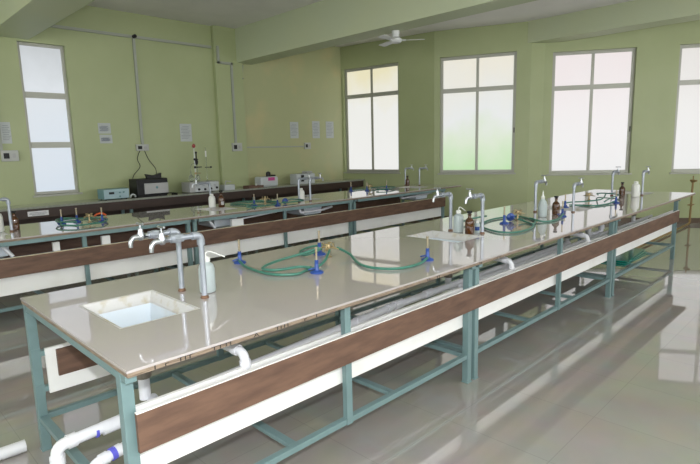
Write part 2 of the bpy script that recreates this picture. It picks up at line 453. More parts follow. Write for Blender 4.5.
def bench(name, loc, L, W, sinks, label, group, near, full_ply=True):
    t = empty(name, loc, 0, label, 'laboratory bench', group)
    holes = [(s, s + 0.38, 0.46, 0.98) for s in sinks]
    if W < 1.2: holes = [(s, s + 0.38, 0.30, 0.76) for s in sinks]
    b = NB(); slab(b, (0, L), (0, W), H - 0.010, H, holes); obj('worktop', b, M['top'], t)
    b = NB(); slab(b, (0.003, L - 0.003), (0.004, W - 0.004), H - 0.028, H - 0.010, holes)
    ply = obj('plywood_base', b, M['ply'], t)
    ye = W - 0.06 - 0.048 if W > 1.2 else W - 0.06
    rz = 0.20
    # near side legs, in pairs where two frames meet
    xs = [0.0035, 2.235, 2.318, 4.905, 4.988, 7.33]
    ys = [0.060, W - 0.065]
    for y in ys:
        for x in xs:
            leg(None, x, y + (0.016 if x < 0.01 and y < 0.5 else 0.0), t)
        for x in (1.10, 3.65) + ((6.03,) if y > 0.5 else ()):
            b = NB(); box(b, x, x + 0.04, y, y + 0.006, rz - 0.03, H - 0.045); box(b, x, x + 0.006, y + 0.005, y + 0.03, rz - 0.001, H - 0.045)
            obj('angle_post', b, M['teal'], t)
    for x0, x1 in ((0.049, 2.235), (2.363, 4.905), (5.033, 7.33)):
        for y in ys:
            b = NB(); box(b, x0, x1, y + 0.0065, y + 0.042, rz - 0.03, rz, 0.002); obj('foot_rail', b, M['teal'], t)
            ap = 0.006 if y < 0.5 else y + 0.004
            if near == 'A' and y < 0.5: continue
            b = NB(); box(b, x0, x1, ap, ap + 0.02, H - 0.068, H - 0.029, 0.002); obj('top_rail', b, M['teal'], t)
        nx = 2
        for k in range(1, nx + 1):
            xc = x0 + (x1 - x0) * k / (nx + 1)
            b = NB(); box(b, xc - 0.02, xc + 0.02, ys[0] + 0.044, ys[1] + 0.002, rz - 0.028, rz - 0.004, 0.002); obj('cross_rail', b, M['teal'], t)
    for x in xs:
        b = NB(); box(b, x + 0.003, x + 0.042, ys[0] + 0.0455, ys[1], rz - 0.03, rz, 0.002); obj('cross_rail', b, M['teal'], t)
        b = NB(); box(b, x + 0.002, x + 0.043, 0.035, ys[1], H - 0.062, H - 0.029, 0.002); obj('end_rail', b, M['teal'], t)
    # side boards
    ztop = 0.656
    zn = 0.49 if near == 'B' else 0.512
    wb = 0.31 if near == 'B' else 0.385
    b = NB(); box(b, 0.035, 7.375, 0.040, 0.058, zn, ztop + 0.006); fp = obj('side_board', b, M['brown'], t, label='reddish brown bare board face')
    b = NB(); box(b, 0.035, 7.375, 0.040, 0.058, ztop + 0.006, ztop + 0.010); obj('board_edge', b, M['rawedge' if near == 'B' else 'white'], fp)
    b = NB(); box(b, 0.012, 7.37, 0.107, 0.125, wb, ztop + 0.003); obj('backing_board', b, M['white'], t, label='white laminated board behind the brown one')
    yf = ys[1] - 0.004
    zb = (0.45, 0.775) if near == 'B' else (0.410, 0.556)
    b = NB(); box(b, 0.115, 7.2, yf - 0.036, yf - 0.018, *zb); obj('side_board', b, M['brown'], t)
    b = NB(); box(b, 0.066, 7.2, yf - 0.017, yf + 0.0, 0.322, 0.572); obj('backing_board', b, M['white'], t)
    # sinks
    for h in holes:
        x0, x1, y0, y1 = h
        b = NB()
        # inner funnel rim then the bowl
        def ring(ins, z): return [(x0 + ins, y0 + ins, z), (x1 - ins, y0 + ins, z), (x1 - ins, y1 - ins, z), (x0 + ins, y1 - ins, z)]
        def loft(b, rr):
            vs = [[b.verts.new(p) for p in r] for r in rr]
            for i in range(len(vs) - 1):
                for k in range(4):
                    b.faces.new((vs[i][k], vs[i][(k + 1) % 4], vs[i + 1][(k + 1) % 4], vs[i + 1][k]))
            return vs
        loft(b, [ring(0.001, H - 0.029), ring(0.0005, H - 0.001), ring(0.014, H - 0.002), ring(0.034, H - 0.052), ring(0.034, H - 0.060), ring(0.017, H - 0.062)])
        rim = obj('sink_rim', b, M['sinkrim'], t, label='stained cement lip of the sink')
        b = NB()
        vs = loft(b, [ring(0.014, H - 0.056), ring(0.033, H - 0.056), ring(0.044, H - 0.20), ring(0.09, H - 0.215), ring(0.14, H - 0.218)])
        b.faces.new(vs[-1])
        vs = loft(b, [ring(0.014, H - 0.056), ring(0.030, H - 0.205), ring(0.09, H - 0.232)])
        b.faces.new(vs[-1])
        bs = obj('sink_basin', b, M['sink'], t)
        cx, cy = (x0 + x1) / 2 - 0.03, (y0 + y1) / 2 - 0.06
        b = NB(); lathe(b, [(0.028, 0), (0.028, 0.012), (0.018, 0.014)], 16, (cx, cy, H - 0.222)); obj('waste_outlet', b, M['chrome'], bs)
        b = NB(); lathe(b, [(0.034, -0.1), (0.038, -0.09), (0.038, 0)], 16, (cx, cy, H - 0.232)); obj('drain_coupling', b, M['grime'], t)
        b = NB(); tube(b, [(cx, cy, H - 0.44), (cx, cy, H - 0.325)], 0.027, 14); obj('drain_pipe', b, M['pvc'], t)
    return t

benchA = bench('laboratory_bench', (0, 0, 0), 8.0, 1.37, (0.16, 2.72, 5.08, 7.42),
               'nearest long lab bench with grey tile top, stained sink and teal legs', None, 'A')
benchB = bench('laboratory_bench', (0, 3.75, 0), 7.85, 1.07, (0.16, 2.72, 4.2, 6.85),
               'middle long lab bench with dark brown side board, between front bench and wall bench', None, 'B')

# long waste pipe under the front bench, with couplings, leaving at the near end
yp = 0.50
def zp(x): return 0.418 + 0.046 * min(x, 2.1)
b = NB(); elbow_pipe(b, [(-0.12, yp, 0.03), (-0.12, yp, zp(0)), (2.0, yp, zp(2.0)), (4.9, yp, 0.525)], 0.0245, 0.04)
wp = obj('waste_pipe', b, M['pvc'], benchA, smooth=True)
for x in (0.06, 1.62, 2.0, 2.35):
    b = NB(); tube(b, [(x, yp, zp(x)), (x + 0.09, yp, zp(x + 0.09))], 0.030, 14); obj('coupling', b, M['pvc'], wp, smooth=True)
for x in (0.03,):
    b = NB(); tube(b, [(x, yp, zp(x)), (x + 0.012, yp, zp(x))], 0.0265, 14); obj('cement_ring', b, M['pvcblue'], wp)
b = NB(); tube(b, [(-0.12, yp, zp(0) - 0.12), (-0.12, yp, zp(0) - 0.10)], 0.0305, 14); obj('cement_ring', b, M['pvcblue'], wp)
b = NB(); elbow_pipe(b, [(-0.05, 0.31, 0.03), (-0.05, 0.31, 0.385), (0.10, 0.33, 0.40), (0.36, 0.66, 0.40)], 0.021, 0.032)
dp = obj('drain_pipe', b, M['pvc'], benchA, smooth=True)
b = NB(); tube(b, [(0.025, 0.320, 0.3925), (0.045, 0.3227, 0.3945)], 0.0262, 14); obj('cement_ring', b, M['pvcblue'], dp)
# thinner supply pipes further along
for yy, zz, r in ((0.30, 0.60, 0.016), (0.36, 0.555, 0.018)):
    b = NB(); tube(b, [(2.5, yy, zz - 0.02), (7.1, yy, zz)], r, 10); obj('supply_pipe', b, M['pvc'], benchA, smooth=True)
for x, z in ((0.55, 0.70), (2.93, 0.70), (4.42, 0.69)):
    b = NB(); elbow_pipe(b, [(x - 0.03, 0.33, z + 0.03), (x, 0.13, z + 0.015), (x + 0.005, 0.125, z - 0.10)], 0.021, 0.035)
    obj('waste_elbow', b, M['pvc'], benchA, smooth=True)
# trap below the third joint
b = NB(); elbow_pipe(b, [(5.3, 0.45, 0.66), (5.3, 0.45, 0.56), (5.55, 0.40, 0.56), (5.55, 0.40, 0.66)], 0.028, 0.05); obj('waste_trap', b, M['pvc'], benchA, smooth=True)
# stencilled plywood edge
for s, x in (('I', 0.095), ('r', 0.135), ('TIT', 0.185), ('TTTI', 0.325), ('A', 0.52), ('TITI', 0.63), ('r', 0.79), ('I', 0.86), ('TI', 1.70), ('IT', 1.80), ('TI', 2.26), ('TTI', 2.48), ('IT', 3.1), ('TIT', 3.8)):
    stencil(s, x, 0.0032, H - 0.0268, 0.0165, benchA, 1.9)
# legs' brackets at the near end of the front bench
for z in (0.545, 0.345):
    b = NB(); box(b, 0.047, 0.085, 1.30, 1.335, z - 0.014, z + 0.014, 0.002); box(b, 0.004, 0.049, 1.302, 1.3045, z - 0.03, z + 0.03)
    lathe(b, [(0.006, 0), (0.006, 0.008)], 8, (0.072, 1.317, z + 0.014)); obj('bracket', b, M['teal'], benchA)

# under the middle bench: switch boxes, elbows and sink drains seen through the gap
for x, w in ((1.31, 0.085), (2.88, 0.17), (0.85, 0.06)):
    b = NB(); box(b, x, x + w, 0.13, 0.17, 0.63, 0.745, 0.003); obj('junction_box', b, M['white'], benchB)
for x in (0.48, 2.62):
    b = NB(); elbow_pipe(b, [(x - 0.03, 0.26, 0.80), (x - 0.03, 0.16, 0.745), (x + 0.03, 0.15, 0.66)], 0.016, 0.03); obj('waste_elbow', b, M['pvc'], benchB, smooth=True)
b = NB(); tube(b, [(3.05, 0.16, 0.735), (3.60, 0.16, 0.765)], 0.010, 8); obj('supply_pipe', b, M['pvc'], benchB, smooth=True)
b = NB(); elbow_pipe(b, [(4.02, 0.20, 0.77), (4.05, 0.20, 0.70), (4.5, 0.24, 0.70), (4.75, 0.3, 0.72)], 0.016, 0.03); obj('waste_elbow', b, M['pvc'], benchB, smooth=True)
b = NB(); elbow_pipe(b, [(6.3, 0.20, 0.79), (6.3, 0.20, 0.72), (6.7, 0.24, 0.72), (7.3, 0.3, 0.74)], 0.016, 0.03); obj('waste_elbow', b, M['pvc'], benchB, smooth=True)

# narrow bench along the left wall
t = empty('wall_bench', (0, 6.72, 0), 0, 'narrow dark brown wall bench under the left wall, carrying the instruments', 'laboratory bench')
x1c = 8.235
def wx(y): return 8.24 + (LWY - y) * (8.60 - 8.24) / (LWY - 4.93) - 0.012
b = NB()
vs = [(-4.3, 0.0), (wx(6.72), 0.0), (wx(7.255), 0.535), (5.46, 0.535), (5.46, 0.54), (4.83, 0.54), (4.83, 0.62), (-4.3, 0.62)]
vs = [(-4.3, 0.0), (wx(6.72), 0.0), (wx(7.25), 0.53), (-4.3, 0.53)]
lo = [b.verts.new((x, y, H - 0.01)) for x, y in vs]; hi = [b.verts.new((x, y, H + 0.02)) for x, y in vs]
b.faces.new(lo[::-1]); b.faces.new(hi)
for k in range(4): b.faces.new((lo[k], lo[(k + 1) % 4], hi[(k + 1) % 4], hi[k]))
obj('worktop', b, M['ctop'], t)
b = NB(); box(b, -4.28, wx(6.72) - 0.03, 0.02, 0.04, 0.70, H - 0.0105); obj('front_board', b, M['darkbrown'], t)
b = NB(); box(b, -4.28, 8.2, 0.45, 0.47, 0.25, H - 0.0105); obj('back_board', b, M['darkbrown'], t)
for x in (-4.2, -2.0, 0.4, 2.8, 5.2, 7.9):
    for y in (0.045, 0.40):
        b = NB(); box(b, x, x + 0.045, y, y + 0.045, 0, H - 0.0105, 0.003); obj('leg', b, M['teal'], t)
for x0, x1 in ((-4.15, -2.0), (-1.95, 0.4), (0.45, 2.8), (2.85, 5.2), (5.25, 7.9)):
    b = NB(); box(b, x0, x1, 0.05, 0.085, 0.17, 0.20); obj('foot_rail', b, M['teal'], t)

# ------------------------------------------------------------------ taps
def make_tap():
    """riser at the origin, arm reaching towards -x"""
    r = empty('water_tap', (0, 0, H))
    b = NB(); lathe(b, [(0.021, 0), (0.022, 0.004), (0.018, 0.012), (0.013, 0.016)], 14); obj('flange', b, M['copper'], r, smooth=True)
    b = NB(); path = [Vector((0, 0, 0.005))] + bend((0, 0, 0), (0, 0, 0.325), (-0.2, 0, 0.325), 0.025) + [Vector((-0.19, 0, 0.325))]
    tube(b, path, 0.014, 12); pp = obj('pipe', b, M['gal'], r, smooth=True)
    b = NB(); tube(b, bend((0, 0, 0.28), (0, 0, 0.325), (-0.05, 0, 0.325), 0.03), 0.0185, 12)
    tube(b, [(-0.025, 0, 0.325), (-0.048, 0, 0.325)], 0.020, 12); tube(b, [(0, 0, 0.298), (0, 0, 0.275)], 0.020, 12); obj('elbow', b, M['gal'], pp, smooth=True)
    b = NB(); tube(b, [(-0.095, 0, 0.325), (-0.158, 0, 0.325)], 0.020, 10); tube(b, [(-0.112, 0, 0.325), (-0.140, 0, 0.325)], 0.0235, 6); obj('coupling', b, M['gal'], pp, smooth=True)
    b = NB(); lathe(b, [(0.010, -0.02), (0.017, -0.012), (0.019, 0.0), (0.017, 0.012), (0.012, 0.024), (0.012, 0.04), (0.008, 0.042)], 14, (-0.20, 0, 0.325))
    tube(b, [(-0.17, 0, 0.325), (-0.20, 0, 0.325)], 0.014, 12)
    sp = smooth_path([(-0.205, 0, 0.322), (-0.235, 0, 0.322), (-0.252, 0, 0.305), (-0.256, 0, 0.275)], 5)
    tube(b, sp, 0.011, 12, radii=[0.014 - 0.004 * i / (len(sp) - 1) for i in range(len(sp))])
    vb = obj('tap_body', b, M['chrome'], r, smooth=True)
    b = NB(); tube(b, [(-0.20, 0, 0.36), (-0.20, 0, 0.385)], 0.005, 8)
    tube(b, [(-0.20, -0.028, 0.388), (-0.20, 0.028, 0.388)], 0.0055, 8)
    for s in (-1, 1):
        lathe(b, [(0.003, -0.007), (0.008, 0), (0.003, 0.007)], 8, (-0.20, s * 0.028, 0.388))
    obj('tap_handle', b, M['chrome'], r, smooth=True)
    return r
tap0 = make_tap()
taps = [
    (0.645, 0.61, 0.00, 1.0, 'front bench tap nearest the camera, its riser in front of the wash bottle'),
    (0.635, 0.83, 0.04, 1.0, 'front bench tap just behind the nearest one, over the stained sink'),
    (3.20, 0.54, 0.0, 1.0, 'tap right of the brown bottle at the second sink of the front bench'),
    (3.17, 0.835, 0.0, 1.0, 'tap left of the two bottles at the second sink of the front bench'),
    (4.79, 0.835, PI, 1.0, 'tap behind the tall clear wash bottle, third tap pair of the front bench'),
    (4.98, 0.50, PI, 0.92, 'tap rising behind the blue burner base, right of the brown bottle on the front bench'),
    (7.05, 0.80, PI, 1.0, 'tap left of the small brown bottle at the far end of the front bench'),
    (7.27, 0.48, PI, 1.0, 'tap right of the white bottle at the far end of the front bench'),
    (0.60, 4.26, 0.0, 1.0, 'tap at the extreme left edge of the photo on the middle bench'),
    (3.02, 4.60, 0.0, 1.0, 'tap behind the white and brown bottles on the middle bench'),
    (4.10, 4.03, PI, 1.0, 'left tap of the pair around the white bottle on the middle bench'),
    (4.26, 3.97, PI, 1.0, 'right tap of the pair around the white bottle on the middle bench'),
    (7.36, 4.72, PI, 1.0, 'left tap of the dark pair at the far end of the middle bench'),
    (7.46, 4.45, PI, 1.0, 'right tap of the dark pair at the far end of the middle bench'),
]
for i, (x, y, rz, s, lab) in enumerate(taps):
    o = tap0 if i == 0 else copy_tree(tap0)
    o.location = (x, y, H); o.rotation_euler = (0, 0, rz); o.scale = (s, s, s)
    tag(o, lab, 'tap', 'water taps on the benches')

# ------------------------------------------------------------------ bunsen burners
def make_burner():
    r = empty('bunsen_burner', (0, 0, H))
    b = NB(); lathe(b, [(0.040, 0.0), (0.041, 0.006), (0.036, 0.011), (0.018, 0.018), (0.013, 0.026), (0.012, 0.055), (0.010, 0.058)], 24)
    obj('base', b, M['blue'], r, smooth=True)
    b = NB(); lathe(b, [(0.007, 0.05), (0.007, 0.148), (0.009, 0.149), (0.009, 0.158), (0.006, 0.158)], 14); obj('barrel', b, M['tube'], r, smooth=True)
    b = NB(); lathe(b, [(0.0105, 0.058), (0.0115, 0.060), (0.0115, 0.078), (0.0095, 0.080)], 14); obj('air_collar', b, M['blue'], r, smooth=True)
    b = NB(); tube(b, [(0.010, 0, 0.030), (0.05, 0, 0.020)], 0.005, 8); obj('gas_inlet', b, M['blue'], r, smooth=True)
    return r
bn0 = make_burner()
burners = [
    (1.23, 1.18, 2.9, 1.0, 'blue based bunsen burner at the left hose end, far edge of the front bench'),
    (1.37, 0.57, 2.4, 1.0, 'bunsen burner standing nearest the camera in the middle of the front bench'),
    (1.75, 0.97, 0.6, 1.08, 'bunsen burner directly behind the nearest one, beside the brass gas valve'),
    (2.07, 0.27, 1.8, 1.0, 'lone bunsen burner at the right end of the long hose, near front bench edge'),
    (3.81, 0.67, 0.4, 1.05, 'thin dark bunsen burner standing in the hose coil right of the brown bottle'),
    (4.59, 0.45, 2.0, 1.0, 'bunsen burner between the brown bottle and the tap, third group of front bench'),
    (5.35, 0.74, 0.0, 1.0, 'bunsen burner behind the tap where the two dark hoses start, front bench'),
    (6.12, 0.44, 2.5, 1.0, 'farthest bunsen burner of the front bench, at the dark hose ends'),
    (1.11, 4.44, 3.2, 1.0, 'left bunsen burner of the three on the left part of the middle bench'),
    (1.27, 4.46, 1.0, 1.0, 'middle bunsen burner of the three on the left part of the middle bench'),
    (1.46, 4.24, 0.0, 1.0, 'bunsen burner beside the orange rubber piece on the middle bench'),
    (3.42, 4.16, 3.0, 1.0, 'bunsen burner left of the hose coil at the centre of the middle bench'),
    (3.60, 3.88, 0.0, 1.0, 'bunsen burner inside the hose coil at the centre of the middle bench'),
    (5.81, 4.68, 3.0, 1.0, 'left bunsen burner of the far group on the middle bench'),
    (5.98, 4.46, 0.0, 1.0, 'bunsen burner in the centre of the far group on the middle bench'),
    (6.35, 4.33, 0.0, 1.0, 'right bunsen burner of the far group on the middle bench'),
]
for i, (x, y, rz, s, lab) in enumerate(burners):
    o = bn0 if i == 0 else copy_tree(bn0)
    o.location = (x, y, H); o.rotation_euler = (0, 0, rz); o.scale = (s, s, s)
    tag(o, lab, 'bunsen burner', 'bunsen burners on the benches')

# a burner knocked over, its blue base facing the camera
def lying(x, y, rz, lab):
    o = copy_tree(bn0); o.location = (x, y, H + 0.044); o.rotation_euler = (Matrix.Rotation(rz, 4, 'Z') @ Matrix.Rotation(PI / 2 + 0.17, 4, 'Y') @ Matrix.Rotation(PI * 0.6, 4, 'Z')).to_euler(); o.scale = (1, 1, 1)
    tag(o, lab, 'bunsen burner', 'bunsen burners on the benches')
lying(3.98, 0.70, -2.2, 'overturned blue bunsen burner lying beside the hose coil on the front bench')
lying(3.78, 3.95, -2.0, 'overturned blue bunsen burner lying at the hose coil on the middle bench')

# ------------------------------------------------------------------ gas valves
def make_valve():
    r = empty('gas_valve', (0, 0, H))
    b = NB(); lathe(b, [(0.024, 0), (0.025, 0.005), (0.012, 0.010), (0.009, 0.03), (0.009, 0.055), (0.016, 0.060), (0.018, 0.075), (0.014, 0.090), (0.006, 0.094)], 16); obj('body', b, M['brass'], r, smooth=True)
    for k in range(4):
        a = k * PI / 2 + 0.5; c, s = math.cos(a), math.sin(a)
        b = NB(); tube(b, [(0.012 * c, 0.012 * s, 0.068), (0.04 * c, 0.04 * s, 0.068), (0.042 * c, 0.042 * s, 0.064), (0.075 * c, 0.075 * s, 0.056)], 0.006, 8,
                       radii=[0.007, 0.009, 0.006, 0.0045])
        nz = obj('nozzle', b, M['brass'], r, smooth=True)
        b = NB(); tube(b, [(0.036 * c, 0.036 * s, 0.074), (0.036 * c, 0.036 * s, 0.092)], 0.004, 8)
        tube(b, [(0.036 * c - 0.014 * s, 0.036 * s + 0.014 * c, 0.094), (0.036 * c + 0.014 * s, 0.036 * s - 0.014 * c, 0.094)], 0.004, 8); obj('valve_key', b, M['brass'], nz, smooth=True)
    return r
v0 = make_valve()
for i, (x, y, lab) in enumerate([(1.735, 0.86, 'brass four way gas valve nearest the camera, joining the green hoses'),
                                (4.13, 0.70, 'brass gas valve beside the overturned burner, front bench middle'),
                                (6.28, 0.82, 'dark gas valve in the far hose tangle of the front bench'),
                                (1.36, 4.34, 'brass gas valve among hoses on the left of the middle bench'),
                                (3.70, 4.30, 'gas valve behind the central hose coil of the middle bench'),
                                (6.15, 4.55, 'gas valve in the far burner group of the middle bench')]):
    o = v0 if i == 0 else copy_tree(v0)
    o.location = (x, y, H); o.rotation_euler = (0, 0, 0.5 * i)
    tag(o, lab, 'gas valve', 'gas valves on the benches')

# ------------------------------------------------------------------ hoses
def hose(pts, lab, z=0.8605, r=0.0085, ends=(0, 0), group='green gas hoses on the benches'):
    P = []
    n = len(pts)
    for i, (x, y) in enumerate(pts):
        dz = 0.0
        if i == 0: dz = ends[0]
        if i == n - 1: dz = ends[1]
        if i == 1 and ends[0] > 0.03: dz = ends[0] * 0.35
        if i == n - 2 and ends[1] > 0.03: dz = ends[1] * 0.35
        P.append((x, y, z + dz))
    b = NB(); tube(b, smooth_path(P, 6), r, 10)
    return obj('gas_hose', b, M['hose'], None, smooth=True, label=lab, cat='hose', group=group)
hose([(1.215, 1.165), (1.18, 1.06), (1.15, 0.93), (1.14, 0.78), (1.17, 0.67), (1.25, 0.61), (1.34, 0.635), (1.46, 0.66), (1.58, 0.72), (1.69, 0.80)],
     'green hose curving along the bench from the left burner to the brass valve', ends=(0.012, 0.05))
hose([(1.36, 0.61), (1.33, 0.68), (1.25, 0.70), (1.18, 0.73), (1.15, 0.81), (1.23, 0.88), (1.39, 0.94), (1.54, 0.92), (1.66, 0.87)],
     'green hose looped flat behind the nearest burner on the front bench', z=0.8785, ends=(0.0, 0.045))
hose([(1.79, 1.00), (1.92, 1.14), (1.85, 1.20), (1.72, 1.14), (1.63, 1.02), (1.64, 0.94), (1.70, 0.89)],
     'short green hose looping behind the brass gas valve nearest the camera', ends=(0.04, 0.05))
hose([(1.79, 0.83), (1.80, 0.72), (1.74, 0.61), (1.66, 0.47), (1.65, 0.36), (1.70, 0.26), (1.80, 0.215), (1.94, 0.225), (2.04, 0.25)],
     'long green hose running right from the brass valve to the lone burner', ends=(0.05, 0.012))
hose([(3.38, 0.92), (3.58, 0.96), (3.80, 0.99), (4.0, 0.97)], 'dark green hose slanting behind the coil, second burner group of front bench', z=0.880)
hose([(3.98, 0.62), (3.97, 0.53), (3.83, 0.39), (3.55, 0.31), (3.35, 0.33), (3.30, 0.45), (3.42, 0.65), (3.62, 0.8), (3.9, 0.87), (4.14, 0.86), (4.28, 0.76), (4.10, 0.51), (3.75, 0.36)],
     'green hose wound in a wide coil right of the brown bottle on the front bench', ends=(0.02, 0.02))
hose([(4.10, 0.56), (4.08, 0.42), (4.22, 0.37), (4.40, 0.40), (4.56, 0.43)], 'green hose passing in front of the tall clear wash bottle', ends=(0.02, 0.02))
hose([(5.38, 0.78), (5.75, 0.82), (5.9, 0.72), (6.08, 0.60), (6.40, 0.66)], 'upper of the two straight dark hoses on the far front bench', z=0.875, ends=(0.02, 0.05))
hose([(5.38, 0.70), (5.60, 0.66), (5.62, 0.52), (5.86, 0.46), (6.08, 0.45)], 'lower of the two straight dark hoses on the far front bench', ends=(0.02, 0.01))
hose([(6.42, 0.76), (6.95, 0.96), (7.02, 0.86), (6.90, 0.66), (6.60, 0.62), (6.20, 0.56), (5.90, 0.50)], 'looped dark hose of the far tangle on the front bench', z=0.882, ends=(0.03, 0))
BG = 'green gas hoses on the benches'
hose([(1.14, 4.42), (1.12, 4.62), (1.25, 4.75), (1.42, 4.70), (1.50, 4.55), (1.47, 4.40), (1.44, 4.27)], 'hose loop around the back of the left burner group, middle bench')
hose([(1.10, 4.40), (1.02, 4.15), (1.13, 3.98), (1.28, 3.98), (1.38, 4.0), (1.52, 4.28), (1.44, 4.60)], 'hose loop along the front of the left burner group, middle bench', z=0.875)
hose([(1.26, 4.42), (1.20, 4.60), (1.08, 4.52), (1.04, 4.3), (1.16, 4.12)], 'small inner hose loop of the left burner group, middle bench', z=0.893)
hose([(3.42, 4.20), (3.30, 4.55), (3.55, 4.72), (3.82, 4.60), (3.80, 4.15), (3.70, 3.95)], 'hose loop at the back of the centre burner group, middle bench')
hose([(3.42, 4.12), (3.20, 4.0), (3.12, 3.86), (3.26, 3.82), (3.50, 3.84), (3.78, 4.1), (3.66, 4.42), (3.45, 4.36)], 'hose coil at the front of the centre burner group, middle bench', z=0.877)
hose([(3.74, 3.92), (4.02, 4.12), (4.04, 3.86), (3.86, 3.80), (3.62, 3.82)], 'hose reaching right towards the white bottle on the middle bench', z=0.89)
hose([(5.84, 4.66), (6.05, 4.74), (6.20, 4.66), (6.0, 4.5)], 'dark hose between the left pair of the far burner group, middle bench')
hose([(6.0, 4.44), (6.3, 4.64), (6.62, 4.60), (6.60, 4.34), (6.25, 4.22), (6.10, 4.34), (6.3, 4.48)], 'dark hose coil right of the far burner group, middle bench', z=0.877)

# ------------------------------------------------------------------ bottles
def bottle_obj(kind, loc, s, lab, group, rz=0):
    if kind == 'wash':
        r = empty('wash_bottle', loc, rz, lab, 'bottle', group)
        b = NB(); lathe(b, [(0.030, 0), (0.040, 0.004), (0.042, 0.012), (0.042, 0.125), (0.036, 0.148), (0.020, 0.160), (0.018, 0.166)], 28); obj('bottle_body', b, M['plastic'], r, smooth=True)
        b = NB(); lathe(b, [(0.020, 0.164), (0.022, 0.166), (0.022, 0.186), (0.012, 0.192), (0.006, 0.196)], 20); obj('cap', b, M['plasticw'], r, smooth=True)
        b = NB(); tube(b, smooth_path([(0, 0, 0.190), (0.005, -0.002, 0.212), (0.03, -0.012, 0.212), (0.10, -0.03, 0.175)], 5), 0.0035, 8); obj('spout', b, M['plasticw'], r, smooth=True)
    elif kind == 'cone':
        r = empty('wash_bottle', loc, rz, lab, 'bottle', group)
        b = NB(); lathe(b, [(0.034, 0), (0.042, 0.005), (0.043, 0.11), (0.034, 0.145), (0.018, 0.172), (0.015, 0.178)], 28); obj('bottle_body', b, M['plastic'], r, smooth=True)
        b = NB(); lathe(b, [(0.017, 0.176), (0.018, 0.195), (0.010, 0.205), (0.003, 0.255)], 16); obj('spout', b, M['plasticw'], r, smooth=True)
    elif kind == 'white':
        r = empty('plastic_bottle', loc, rz, lab, 'bottle', group)
        b = NB(); lathe(b, [(0.040, 0), (0.048, 0.005), (0.050, 0.015), (0.050, 0.130), (0.042, 0.155), (0.024, 0.168), (0.022, 0.172)], 28); obj('bottle_body', b, M['plasticw'], r, smooth=True)
        b = NB(); lathe(b, [(0.025, 0.17), (0.026, 0.192), (0.022, 0.195)], 20); obj('cap', b, M['plasticw'], r, smooth=True)
    elif kind == 'amber':
        r = empty('reagent_bottle', loc, rz, lab, 'bottle', group)
        b = NB(); lathe(b, [(0.032, 0), (0.037, 0.004), (0.038, 0.012), (0.038, 0.100), (0.034, 0.118), (0.016, 0.135), (0.0135, 0.142), (0.0135, 0.158), (0.018, 0.162), (0.018, 0.168)], 28); obj('bottle_body', b, M['amber'], r, smooth=True)
        b = NB(); lathe(b, [(0.012, 0.160), (0.012, 0.172), (0.021, 0.178), (0.022, 0.190), (0.018, 0.194)], 20); obj('stopper', b, M['dark'], r, smooth=True)
    r.scale = (s, s, s)
    return r
def paper_label(r, rad, z0, z1, a0, a1):
    b = NB(); n = 8; vs = []
    for k in range(n + 1):
        a = a0 + (a1 - a0) * k / n
        vs.append((b.verts.new((rad * math.cos(a), rad * math.sin(a), z0)), b.verts.new((rad * math.cos(a), rad * math.sin(a), z1))))
    for k in range(n): b.faces.new((vs[k][0], vs[k + 1][0], vs[k + 1][1], vs[k][1]))
    bmesh.ops.solidify(b, geom=b.faces[:], thickness=0.0005)
    obj('paper_label', b, M['label'], r)
bottle_obj('wash', (0.715, 0.70, H), 1.0, 'translucent wash bottle with bent white spout behind the nearest tap', 'bottles on the benches', rz=0.1)
bottle_obj('wash', (3.14, 0.735, H), 1.0, 'translucent wash bottle between tap and brown bottle at the second sink', 'bottles on the benches', 0.3)
r = bottle_obj('amber', (3.13, 0.62, H), 1.0, 'brown glass reagent bottle beside the second sink of the front bench', 'bottles on the benches'); paper_label(r, 0.0388, 0.03, 0.09, -0.9, -0.2)
r = empty('small_jar', (3.22, 0.60, H), 0, 'small clear jar with blue label between the brown bottle and the tap', 'jar')
b = NB(); lathe(b, [(0.018, 0), (0.019, 0.075), (0.013, 0.085)], 18); obj('jar_body', b, M['plastic'], r, smooth=True)
b = NB(); lathe(b, [(0.0145, 0.084), (0.015, 0.105), (0.012, 0.106)], 16); obj('cap', b, M['plasticw'], r, smooth=True)
b = NB(); lathe(b, [(0.0196, 0.020), (0.0196, 0.052)], 18, cap=False); obj('blue_label', b, M['blue'], r, smooth=True)
bottle_obj('cone', (4.46, 0.60, H), 1.05, 'tall clear wash bottle with pointed spout before the green wall', 'bottles on the benches')
r = bottle_obj('amber', (4.72, 0.575, H), 1.0, 'brown reagent bottle with white label left of the third burner group', 'bottles on the benches'); paper_label(r, 0.0388, 0.02, 0.09, -0.9, 0.0)
bottle_obj('amber', (7.02, 0.66, H), 1.0, 'small brown bottle at the far end of the front bench', 'bottles on the benches')
bottle_obj('white', (7.05, 0.50, H), 1.05, 'milky white plastic bottle at the far end of the front bench', 'bottles on the benches')
r = bottle_obj('amber', (3.06, 4.40, H), 1.15, 'brown bottle with white label on the middle bench below the glassware', 'bottles on the benches'); paper_label(r, 0.0388, 0.03, 0.07, -2.2, -1.3)
bottle_obj('white', (2.98, 4.50, H), 0.92, 'white bottle just left of the labelled brown bottle on the middle bench', 'bottles on the benches')
bottle_obj('white', (4.20, 4.10, H), 0.95, 'milky white bottle standing between two taps on the middle bench', 'bottles on the benches')
bottle_obj('amber', (7.28, 4.60, H), 1.0, 'small dark brown bottle between the two far taps of the middle bench', 'bottles on the benches')
bottle_obj('white', (0.50, 4.36, H), 1.15, 'white bottle cut by the left photo edge on the middle bench', 'bottles on the benches')
bottle_obj('amber', (0.66, 4.38, H), 1.0, 'brown bottle behind the tap at the left photo edge, middle bench', 'bottles on the benches')

